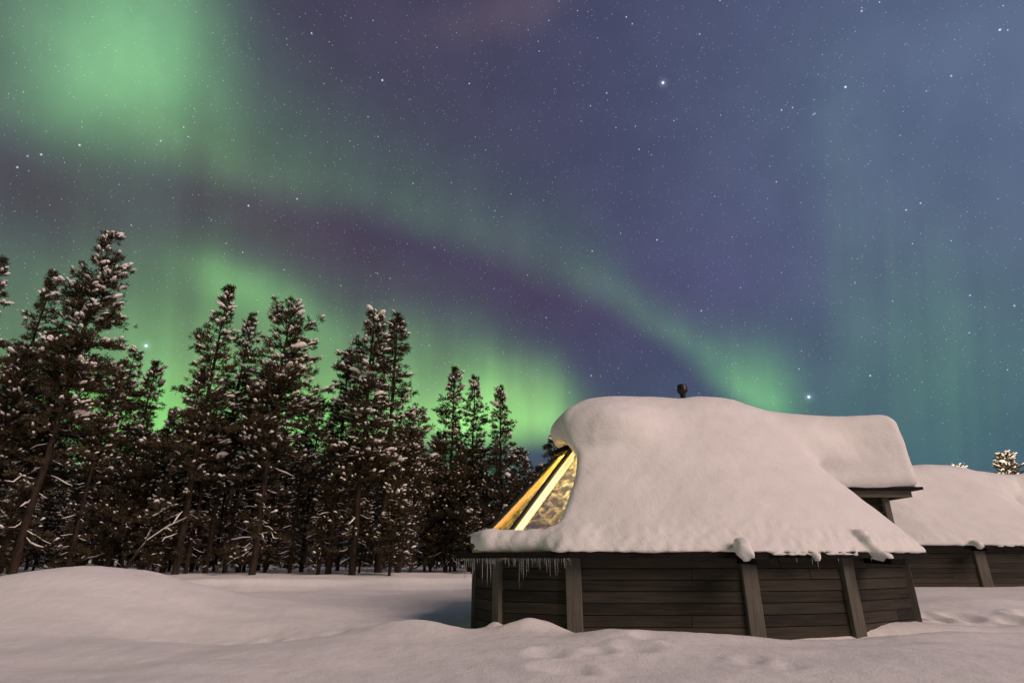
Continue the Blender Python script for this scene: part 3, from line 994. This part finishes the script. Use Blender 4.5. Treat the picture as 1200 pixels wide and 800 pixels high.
# icicles under the glazed end of the nearer cabin
ri = random.Random(3)
ice = []
for s in range(4):
    m = lathe([(.011, 0), (.012, -.05), (.0085, -.35), (.006, -.7), (.0015, -1.0)], 7)
    m.v = [(x + .004 * math.sin(z * 7 + s), y, z) for x, y, z in m.v]
    me = m.obj('icicle', M_ICE, None, (0, 0, 0), 0, True)
    ice.append(me.data); bpy.data.objects.remove(me)
def icicle(p, L, r):
    o = bpy.data.objects.new('icicle', ri.choice(ice)); COL.objects.link(o); o.parent = root
    o.location = tuple(np.array(p) - CABIN_BASE); o.scale = (r, r, L)
segs = [('A', 'B', 16), ('B', 'C', 52)]
for a, b, n in segs:
    for i in range(n):
        t = (i + ri.uniform(.1, .9)) / n
        p = EV[a] * (1 - t) + EV[b] * t
        clump = .5 + .5 * math.sin(t * 17 + (2 if a == 'A' else .6))
        L = .05 + .36 * ri.random() ** 1.6 * (.35 + clump)
        d = (EV[b] - EV[a]) / np.linalg.norm(EV[b] - EV[a])
        nn = np.array([d[1], -d[0]])
        p = p - nn * ri.uniform(.0, .03)
        icicle((p[0], p[1], EAVE_Z - .03), L * .85, ri.uniform(.5, .95))
for (px, L) in ((950, .10), (957, .16), (930, .07), (985, .06), (1030, .05)):
    t = (P(px, 650, 9.4)[0] - EV['D'][0]) / (EV['E'][0] - EV['D'][0])
    p = EV['D'] * (1 - t) + EV['E'] * t
    icicle((p[0], p[1] + .01, EAVE_Z - .03), L, .7)

# the lamp in the glazed room
lp = bpy.data.lights.new('room_lamp', 'POINT'); lp.energy = 1300; lp.color = (1.0, .86, .48); lp.shadow_soft_size = .12
lo = bpy.data.objects.new('room_lamp', lp); COL.objects.link(lo); lo.location = (1.85, 10.95, 1.9)

# ------------------------------------------------------------------ trees
ICO = None
def ico():
    global ICO
    if ICO is None:
        import bmesh
        bm = bmesh.new(); bmesh.ops.create_icosphere(bm, subdivisions=2, radius=1)
        bm.verts.ensure_lookup_table()
        vv = np.array([v.co[:] for v in bm.verts]); ff = np.array([[v.index for v in f.verts] for f in bm.faces]); bm.free()
        bm = bmesh.new(); bmesh.ops.create_icosphere(bm, subdivisions=1, radius=1)
        bm.verts.ensure_lookup_table()
        v1 = np.array([v.co[:] for v in bm.verts]); f1 = np.array([[v.index for v in f.verts] for f in bm.faces]); bm.free()
        ICO = ((vv, ff), (v1, f1))
    return ICO

def tube(V_, F_, pts, rad, seg):
    pts = np.asarray(pts, float)
    base = sum(len(a) for a in V_)
    n = len(pts)
    tan = np.gradient(pts, axis=0); tan /= np.linalg.norm(tan, axis=1)[:, None] + 1e-9
    ref = np.array([0, 0, 1.]) if abs(tan[0][2]) < .8 else np.array([1., 0, 0])
    s = np.cross(tan, ref); s /= np.linalg.norm(s, axis=1)[:, None] + 1e-9
    u = np.cross(s, tan)
    a = np.arange(seg) * 2 * np.pi / seg
    ring = pts[:, None, :] + np.asarray(rad)[:, None, None] * (np.cos(a)[None, :, None] * s[:, None, :] + np.sin(a)[None, :, None] * u[:, None, :])
    V_.append(ring.reshape(-1, 3))
    i = np.arange(n - 1)[:, None] * seg + np.arange(seg)[None, :]
    j = np.arange(n - 1)[:, None] * seg + (np.arange(seg)[None, :] + 1) % seg
    F_.append((np.stack([i, j, j + seg, i + seg], -1).reshape(-1, 4)) + base)

def make_tree(seed, H, Rm, crown0, dens=1.0, snowy=1.0, round_top=0.0, leaders=1, needle=1.0, bare=.5, spire=0.0):
    """returns trunk, needles and snow meshes of one snow-dusted pine"""
    rs = np.random.RandomState(seed)
    TV, TF, SV, SF = [], [], [], []
    nseg = 14
    hs = np.linspace(0, 1, nseg)
    bend = np.cumsum(rs.normal(size=(nseg, 2)) * .012 * H / 3, axis=0) * .5
    bend -= bend[0]
    spine = np.stack([bend[:, 0], bend[:, 1], hs * H], 1)
    r0 = .0088 * H + .02
    tube(TV, TF, spine, r0 * (1 - hs) ** .8 + .012, 8)
    tufts = []   # position, direction, size
    def at(h):
        return np.array([np.interp(h, hs, spine[:, i]) for i in range(3)])
    stems = [(0.0, np.zeros(3), 1.0)]
    nb = int(H * 14 * dens)
    lead = []
    for l in range(leaders - 1):
        a = rs.uniform(0, 6.28); h0 = rs.uniform(.62, .72); L = H * (1 - h0) * rs.uniform(.75, .92)
        p0 = at(h0); off = np.array([math.cos(a), math.sin(a), 0]) * rs.uniform(.5, .9)
        pts = np.array([p0, p0 + off * .7 + [0, 0, L * .3], p0 + off + [0, 0, L]])
        tube(TV, TF, pts, [.07, .05, .012], 6)
        lead.append((pts, L))
    gang = rs.uniform(0, 6.28)
    shape = waves(seed + 900, 8, 1.6, 4.0, 3)
    for i in range(nb):
        h = .07 + .925 * (i + rs.rand()) / nb
        gang += 2.4 + rs.normal() * .5
        if lead and h > .66 and rs.rand() < .42:
            pts_, L_ = lead[rs.randint(len(lead))]
            t = (h - .66) / .34
            p0 = np.array([np.interp(t, [0, .3, 1], pts_[:, k]) for k in range(3)])
            hh = .7 + .3 * t
        else:
            p0 = at(h); hh = h
        # crown outline
        if hh < crown0:
            if rs.rand() > bare: continue
            L = Rm * rs.uniform(.35, .95); live = rs.rand() < .35
        else:
            t = (hh - crown0) / (1 - crown0)
            prof = min(1, (t + .10) / .28) ** .6 * ((1 - t) ** (.75 + .35 * spire) * (1 - round_top) + round_top * math.sqrt(max(0, 1 - t ** 2.4)))
            L = Rm * prof * rs.uniform(.55, 1.18) + .14
            live = True
        L *= 1 + .55 * float(shape(math.cos(gang) * 1.2, math.sin(gang) * 1.2, hh * H))
        if rs.rand() < .06: L *= 1.3
        elev = np.interp(hh, [0, .4, .75, 1], [-.30, -.06, .25, .85]) + rs.normal() * .16
        d = np.array([math.cos(gang) * math.cos(elev), math.sin(gang) * math.cos(elev), math.sin(elev)])
        m = 6
        s = np.linspace(0, 1, m)
        sag = np.interp(hh, [0, .5, 1], [.30, .22, .02]) * L
        pts = p0 + d[None, :] * (s * L)[:, None]
        pts[:, 2] += -sag * s ** 2 * .9 + .34 * sag * s ** 4
        pts[1:] += rs.normal(size=(m - 1, 3)) * .035 * L
        rb_ = (.010 + .013 * L) * (1 - .8 * s)
        tube(TV, TF, pts, rb_, 4)
        # a ridge of snow lying along the branch
        if rs.rand() < (.32 if hh < crown0 else .07) * snowy and L > .5:
            k0 = .15; w = rs.uniform(.4, .85)
            sp = pts.copy(); sp[:, 2] += rb_ + .012
            tube(SV, SF, sp[1:5], np.array([.012, .030, .034, .012]) * w * (.7 + .5 * L), 6)
        if not live: continue
        # twigs and tufts
        nt_ = max(3, int(L / .16))
        for k in range(nt_):
            t = .18 + .82 * (k + rs.rand()) / nt_
            q = np.array([np.interp(t, s, pts[:, c]) for c in range(3)])
            side = 1 if k % 2 else -1
            ang = gang + side * rs.uniform(.5, 1.15)
            tl = L * .36 * (1.15 - t) + .16
            td = np.array([math.cos(ang), math.sin(ang), rs.uniform(-.15, .40)])
            td /= np.linalg.norm(td)
            nn = max(2, int(tl / .11))
            for u_ in range(nn):
                pp = q + td * tl * (u_ + rs.rand()) / nn
                tufts.append((pp, td * .6 + d * .4 + [0, 0, .35], hh))
        tufts.append((pts[-1], d + [0, 0, .3], hh))
    tufts.append((at(1.0), np.array([0, 0, 1.]), 1))
    cf = waves(seed + 700, 16, .38, .85, 3)
    tufts = [t for t in tufts if cf(*t[0]) > -.26 or rs.rand() < .12]
    # needles: each tuft a brush of narrow blades
    tp = np.array([t[0] for t in tufts]); td = np.array([t[1] for t in tufts]); td /= np.linalg.norm(td, axis=1)[:, None]
    th = np.array([t[2] for t in tufts])
    nb_ = max(5, int(12 * needle))
    n = len(tp)
    c = np.repeat(tp, nb_, 0) + rs.normal(size=(n * nb_, 3)) * .035
    dd = np.repeat(td, nb_, 0) * .75 + rs.normal(size=(n * nb_, 3)) * .55
    dd /= np.linalg.norm(dd, axis=1)[:, None]
    ln = rs.uniform(.09, .19, n * nb_)[:, None] / math.sqrt(needle)
    wv = np.cross(dd, rs.normal(size=(n * nb_, 3))); wv /= np.linalg.norm(wv, axis=1)[:, None]
    ww = rs.uniform(.010, .020, n * nb_)[:, None] / needle
    NV = np.stack([c - wv * ww * .6, c + wv * ww * .6, c + dd * ln + wv * ww, c + dd * ln - wv * ww], 1).reshape(-1, 3)
    NF = np.arange(n * nb_ * 4).reshape(-1, 4)
    # snow: cushions held by the tufts, in groups along the boughs
    field = waves(seed + 500, 10, .7, 1.9, 3)
    fv = field(tp[:, 0], tp[:, 1], tp[:, 2])
    pr = np.clip(.035 + .75 * np.clip(fv - .05, 0, 1), 0, .75) * min(snowy, 1.6) * np.interp(th, [0, .35, .7, 1], [.25, .55, 1.0, 1.2]) + .03 * snowy
    pick = rs.rand(n) < pr
    bigp = pick & (rs.rand(n) < .02)
    tri = []
    vs_, fs_ = [], []
    base = 0
    (b2, f2), (b1_, f1_) = ico()
    for p, tdir, isbig, hh in zip(tp[pick], td[pick], bigp[pick], th[pick]):
        r = rs.uniform(.042, .095) * (.72 + .28 * min(1, hh / .6)) * (2.2 if isbig else 1.0) * (.85 if snowy > 5 else 1)
        bv, bf = (b2, f2) if isbig else (b1_, f1_)
        sc = np.array([r * rs.uniform(1.2, 2.3), r * rs.uniform(.7, 1.1), r * rs.uniform(.6, .9)])
        vv = bv * (1 + rs.normal(size=(len(bv), 1)) * .16)
        a = math.atan2(tdir[1], tdir[0]) + rs.normal() * .3; ca, sa = math.cos(a), math.sin(a)
        vv = vv * sc
        vv[:, 2] += vv[:, 0] * np.clip(tdir[2], -.2, .5) - 1.2 * vv[:, 0] ** 2 / max(sc[0], .05) * .2
        vv = np.stack([vv[:, 0] * ca - vv[:, 1] * sa, vv[:, 0] * sa + vv[:, 1] * ca, vv[:, 2]], 1) + p + tdir * .12 + [0, 0, .05 + sc[2] * .5]
        vs_.append(vv); fs_.append(bf + base); base += len(vv)
    tri_v = np.concatenate(vs_) if vs_ else np.zeros((0, 3)); tri_f = np.concatenate(fs_) if fs_ else np.zeros((0, 3), int)
    if SV:
        qv = np.concatenate(SV); qf = np.concatenate(SF)
        qt = np.concatenate([qf[:, [0, 1, 2]], qf[:, [0, 2, 3]]]) + len(tri_v)
        tri_v = np.concatenate([tri_v, qv]); tri_f = np.concatenate([tri_f, qt])
    return (np_mesh('trunk', np.concatenate(TV), np.concatenate(TF), M_BARK),
            np_mesh('crown', NV, NF, M_NEEDLE, False),
            np_mesh('snow_clumps', tri_v, tri_f, M_CLUMP))

def plant(meshes, loc, rz, scale, label, group=None, name='pine_tree', cat='tree', lean=(0, 0)):
    e = empty(name, loc, label, cat, group)
    e.rotation_euler = (lean[0], lean[1], rz); e.scale = (scale[0], scale[0], scale[1])
    for nm, me in zip(('trunk', 'crown'), meshes[:2]):
        o = bpy.data.objects.new(nm, me); COL.objects.link(o); o.parent = e
        if nm == 'crown':
            s = bpy.data.objects.new('snow_clumps', meshes[2]); COL.objects.link(s); s.parent = o
    return e

PROTO = {
    'broad': (make_tree(101, 14, 1.75, .40, 1.1, 1.3, .30, 3), 14),
    'spire': (make_tree(102, 14, 1.6, .32, 1.0, 1.1, 0, 1, spire=.5), 14),
    'thin': (make_tree(103, 13, 1.25, .30, 1.0, .7, 0, 1, spire=.3), 13),
    'round': (make_tree(104, 13, 1.7, .38, 1.1, 1.25, .7, 1), 13),
    'twin': (make_tree(105, 14, 1.75, .32, 1.1, 1.6, .2, 2), 14),
    'conic': (make_tree(106, 12, 1.9, .12, 1.1, .6, 0, 1, spire=.2), 12),
    'young': (make_tree(107, 8, 1.25, .15, 1.3, .9, .1, 1), 8),
    'pole': (make_tree(111, 12, 1.15, .48, .9, 1.1, .2, 1, bare=.75), 12),
    'back_a': (make_tree(108, 11, 1.5, .38, 0.85, 1.3, .2, 1, needle=.6, bare=.8), 11),
    'back_b': (make_tree(109, 11, 1.4, .55, 0.85, 1.3, .3, 1, needle=.6, bare=.9), 11),
    'back_c': (make_tree(110, 9, 1.5, .15, .95, 1.4, .1, 1, needle=.6, bare=.8), 9),
}

# trees one can tell apart: (kind, px of the top, py of the top, distance, width factor, turn, label)
HERO = [
    ('spire', 3, 303, 22.0, .95, .3, 'tall pine cut by the left edge of the photo'),
    ('spire', 62, 318, 22.5, .80, 2.0, 'tall snow tipped pine second from the left edge'),
    ('broad', 129, 277, 22.0, .92, 4.1, 'tallest broad pine with several leading shoots and lit snow on its top'),
    ('conic', 182, 425, 25.5, 1.0, 1.0, 'lower pine at the right foot of the tallest broad pine'),
    ('spire', 271, 336, 24.0, .95, 5.0, 'narrow pointed pine left of a thinner twin shoot'),
    ('thin', 294, 368, 25.5, .8, .7, 'thin sparse pine squeezed between the pointed and the round topped pine'),
    ('round', 343, 356, 24.0, 1.0, 3.3, 'round topped pine with a dense snowy head'),
    ('thin', 412, 412, 25.0, 1.2, 2.4, 'pine leaning on the left flank of the snowiest pine'),
    ('twin', 441, 364, 24.0, 1.05, .2, 'snowiest pine in the middle of the grove with two tops'),
    ('thin', 466, 372, 25.5, 1.2, 4.4, 'slim pine just right of the snowiest two topped pine'),
    ('conic', 531, 432, 28.5, .95, .9, 'pointed spruce, first of three standing left of the cabin window'),
    ('conic', 556, 441, 30.0, .85, 2.9, 'pointed spruce, middle one of three beside the cabin window'),
    ('conic', 589, 454, 28.0, 1.0, 4.6, 'pointed spruce touching the glass roof, last of three'),
    ('young', 648, 512, 33.0, 1.1, 1.2, 'small dark tree top showing behind the lit glass roof'),
]
rt = random.Random(9)
for kind, px, py, Y, w, rz, lab in HERO:
    t = P(px, py, Y)
    meshes, H = PROTO[kind]
    gz = float(ground(t[0], Y))
    k = (t[2] - gz) / H
    plant(meshes, (t[0], Y, gz - .1), rz, (k * w * 1.06, k * 1.007), lab, 'pines in the front of the forest')

FILL = [('round', 30, 405, 25), ('twin', 95, 385, 25), ('broad', 158, 408, 26.5), ('conic', 206, 478, 27), ('spire', 238, 432, 27), ('round', 318, 425, 27.5), ('spire', 378, 468, 28),
        ('round', 492, 478, 27), ('conic', 512, 505, 29), ('spire', 226, 500, 28.5), ('young', 465, 545, 23.5), ('young', 555, 575, 26), ('pole', 395, 470, 25), ('pole', 300, 450, 26.5), ('pole', 258, 455, 25), ('pole', 40, 420, 23.5), ('pole', 78, 400, 24.5), ('pole', 215, 500, 25.5), ('pole', 365, 470, 26), ('pole', 480, 480, 25.5), ('pole', 330, 440, 26), ('pole', 140, 430, 24), ('conic', 616, 530, 31), ('young', 632, 545, 27), ('conic', 655, 545, 30), ('young', 668, 548, 26), ('conic', 690, 545, 29),
        ('young', 195, 560, 24), ('young', 430, 565, 25.5)]
for i, (kind, px, py, Y) in enumerate(FILL):
    t = P(px, py, Y); meshes, H = PROTO[kind]; gz = float(ground(t[0], Y)); k = (t[2] - gz) / H
    plant(meshes, (t[0], Y, gz - .1), rt.uniform(0, 6.28), (k * rt.uniform(.95, 1.2), k), 'dark snowy pine filling the grove between its taller front trees', 'filler pines of the grove')

# the wood behind
n_back = 0
tries = 0
spots = []
while n_back < 120 and tries < 6000:
    tries += 1
    Y = rt.uniform(27, 52)
    px = rt.uniform(-160, 690)
    X = (px - 600) / 667 * Y / 1.08
    if any((X - a) ** 2 + (Y - b) ** 2 < 1.5 ** 2 for a, b in spots): continue
    spots.append((X, Y))
    kind = rt.choice(['back_a', 'back_b', 'pole', 'back_b', 'pole'] if Y < 36 else ['back_a', 'back_b', 'back_c', 'back_b', 'back_a'])
    meshes, H = PROTO[kind]
    lim = 500 + 22 * math.sin(px * .021) + 30 * max(0, (px - 480) / 200)
    ztop = P(300, lim + rt.uniform(-10, 70), Y)[2]
    gz = float(ground(X, Y)); k = (ztop - gz) / H
    plant(meshes, (X, Y, gz - .1), rt.uniform(0, 6.28), (k * rt.uniform(.9, 1.35), k), 'dark pine deep in the wood behind the front trees', 'pines deep in the wood', lean=(rt.normalvariate(0, .02), rt.normalvariate(0, .02)))
    n_back += 1

# far edge of the wood: one dark mass
def far_wood():
    rs = np.random.RandomState(77)
    vs, fs, base = [], [], 0
    for i in range(420):
        Y = rs.uniform(54, 85); X = (rs.uniform(-230, 1000) - 600) / 667 * Y / 1.05
        H = rs.uniform(7, 10.5); r = rs.uniform(1.0, 1.8); g = float(ground(X, Y))
        if X > 8: H *= .55
        m = 130
        t = rs.rand(m) ** .8
        a = rs.uniform(0, 6.28, m); rad = r * (1 - t) * rs.uniform(.5, 1.1, m) + .1
        z = g + H * (.08 + .92 * t)
        dd = np.stack([np.cos(a), np.sin(a), rs.uniform(-.4, .3, m)], 1)
        c = np.stack([X + np.cos(a) * rad * .35, Y + np.sin(a) * rad * .35, z], 1)
        sd = np.stack([-np.sin(a), np.cos(a), 0 * a], 1) * rs.uniform(.10, .28, m)[:, None]
        e = c + dd * (rad * .8 + .1)[:, None]
        q = np.stack([c - sd * .4, c + sd * .4, e + sd, e - sd], 1).reshape(-1, 3)
        vs.append(q); fs.append(np.arange(m * 4).reshape(-1, 4) + base); base += m * 4
        tr = np.array([[X - .12, Y, g - .2], [X + .12, Y, g - .2], [X + .03, Y, g + H], [X - .03, Y, g + H]])
        vs.append(tr); fs.append(np.array([[0, 1, 2, 3]]) + base); base += 4
    return np_mesh('far_wood', np.concatenate(vs), np.concatenate(fs), M_NEEDLE, False)
fw = link('far_wood', far_wood())
fw['kind'] = 'stuff'; fw['label'] = 'dark mass of the far wood behind the pines'; fw['category'] = 'wood'

# bent sapling under snow among the left trunks
TV, TF, SV, SF = [], [], [], []
b0 = P(143, 668, 21.5); gz = float(ground(b0[0], b0[1]))
SB = .64
pts = [tuple(SB * q_ for q_ in p_) for p_ in [(0, 0, -.1), (.35, 0, .9), (1.0, .05, 1.9), (1.9, .1, 2.6), (2.9, .1, 3.1)]]
tube(TV, TF, pts, [.05, .045, .035, .025, .012], 6)
sp = np.array(pts[1:]) + [0, 0, .055]
tube(SV, SF, sp, [.012, .022, .02, .008], 6)
for s_, e_ in (((.9, .05, 1.8), (1.3, -.3, 2.6)), ((1.7, .1, 2.5), (2.4, -.2, 2.4)), ((2.2, .1, 2.75), (2.5, .3, 3.5))):
    s_ = tuple(SB * np.array(s_)); e_ = tuple(SB * np.array(e_))
    tube(TV, TF, [s_, tuple((np.array(s_) + e_) / 2 + [0, 0, .06]), e_], [.02, .015, .006], 5)
    tube(SV, SF, [tuple(np.array(s_) + [0, 0, .03]), tuple((np.array(s_) + e_) / 2 + [0, 0, .09]), tuple(np.array(e_) + [0, 0, .02])], [.02, .03, .008], 5)
e = empty('bent_sapling', (b0[0], b0[1], gz), 'thin bare sapling bent over to the right under a line of snow', 'tree')
o = link('trunk', np_mesh('trunk', np.concatenate(TV), np.concatenate(TF), M_BARK), e)
link('snow_clumps', np_mesh('snow_clumps', np.concatenate(SV), np.concatenate(SF), M_CLUMP), o)

# two frosted trees behind the farther cabin, lit by a lamp of the lane there
LIT = make_tree(120, 8, 1.7, .10, 1.5, 14.0, .35, 1)
for px, py, Y, lab in ((1174, 533, 38, 'white frosted tree lit by a lamp, larger of two above the farther cabin'), (1117, 547, 38, 'tip of a small frosted tree poking over the farther cabin roof')):
    t = P(px, py, Y); gz = float(ground(t[0], Y)); k = (t[2] - gz) / 8
    plant(LIT, (t[0], Y, gz - .1), px * .1, (k * 1.1, k), lab)
t = P(1150, 560, 38)
sl = bpy.data.lights.new('lane_lamp', 'SPOT'); sl.energy = 5500; sl.color = (1, .80, .55); sl.spot_size = R(50); sl.shadow_soft_size = .2
so = bpy.data.objects.new('lane_lamp', sl); COL.objects.link(so); so.location = (t[0] - 1.5, 29.5, 3.6)
so.rotation_euler = (Vector((t[0], 38, 6.3)) - Vector(so.location)).to_track_quat('-Z', 'Y').to_euler()
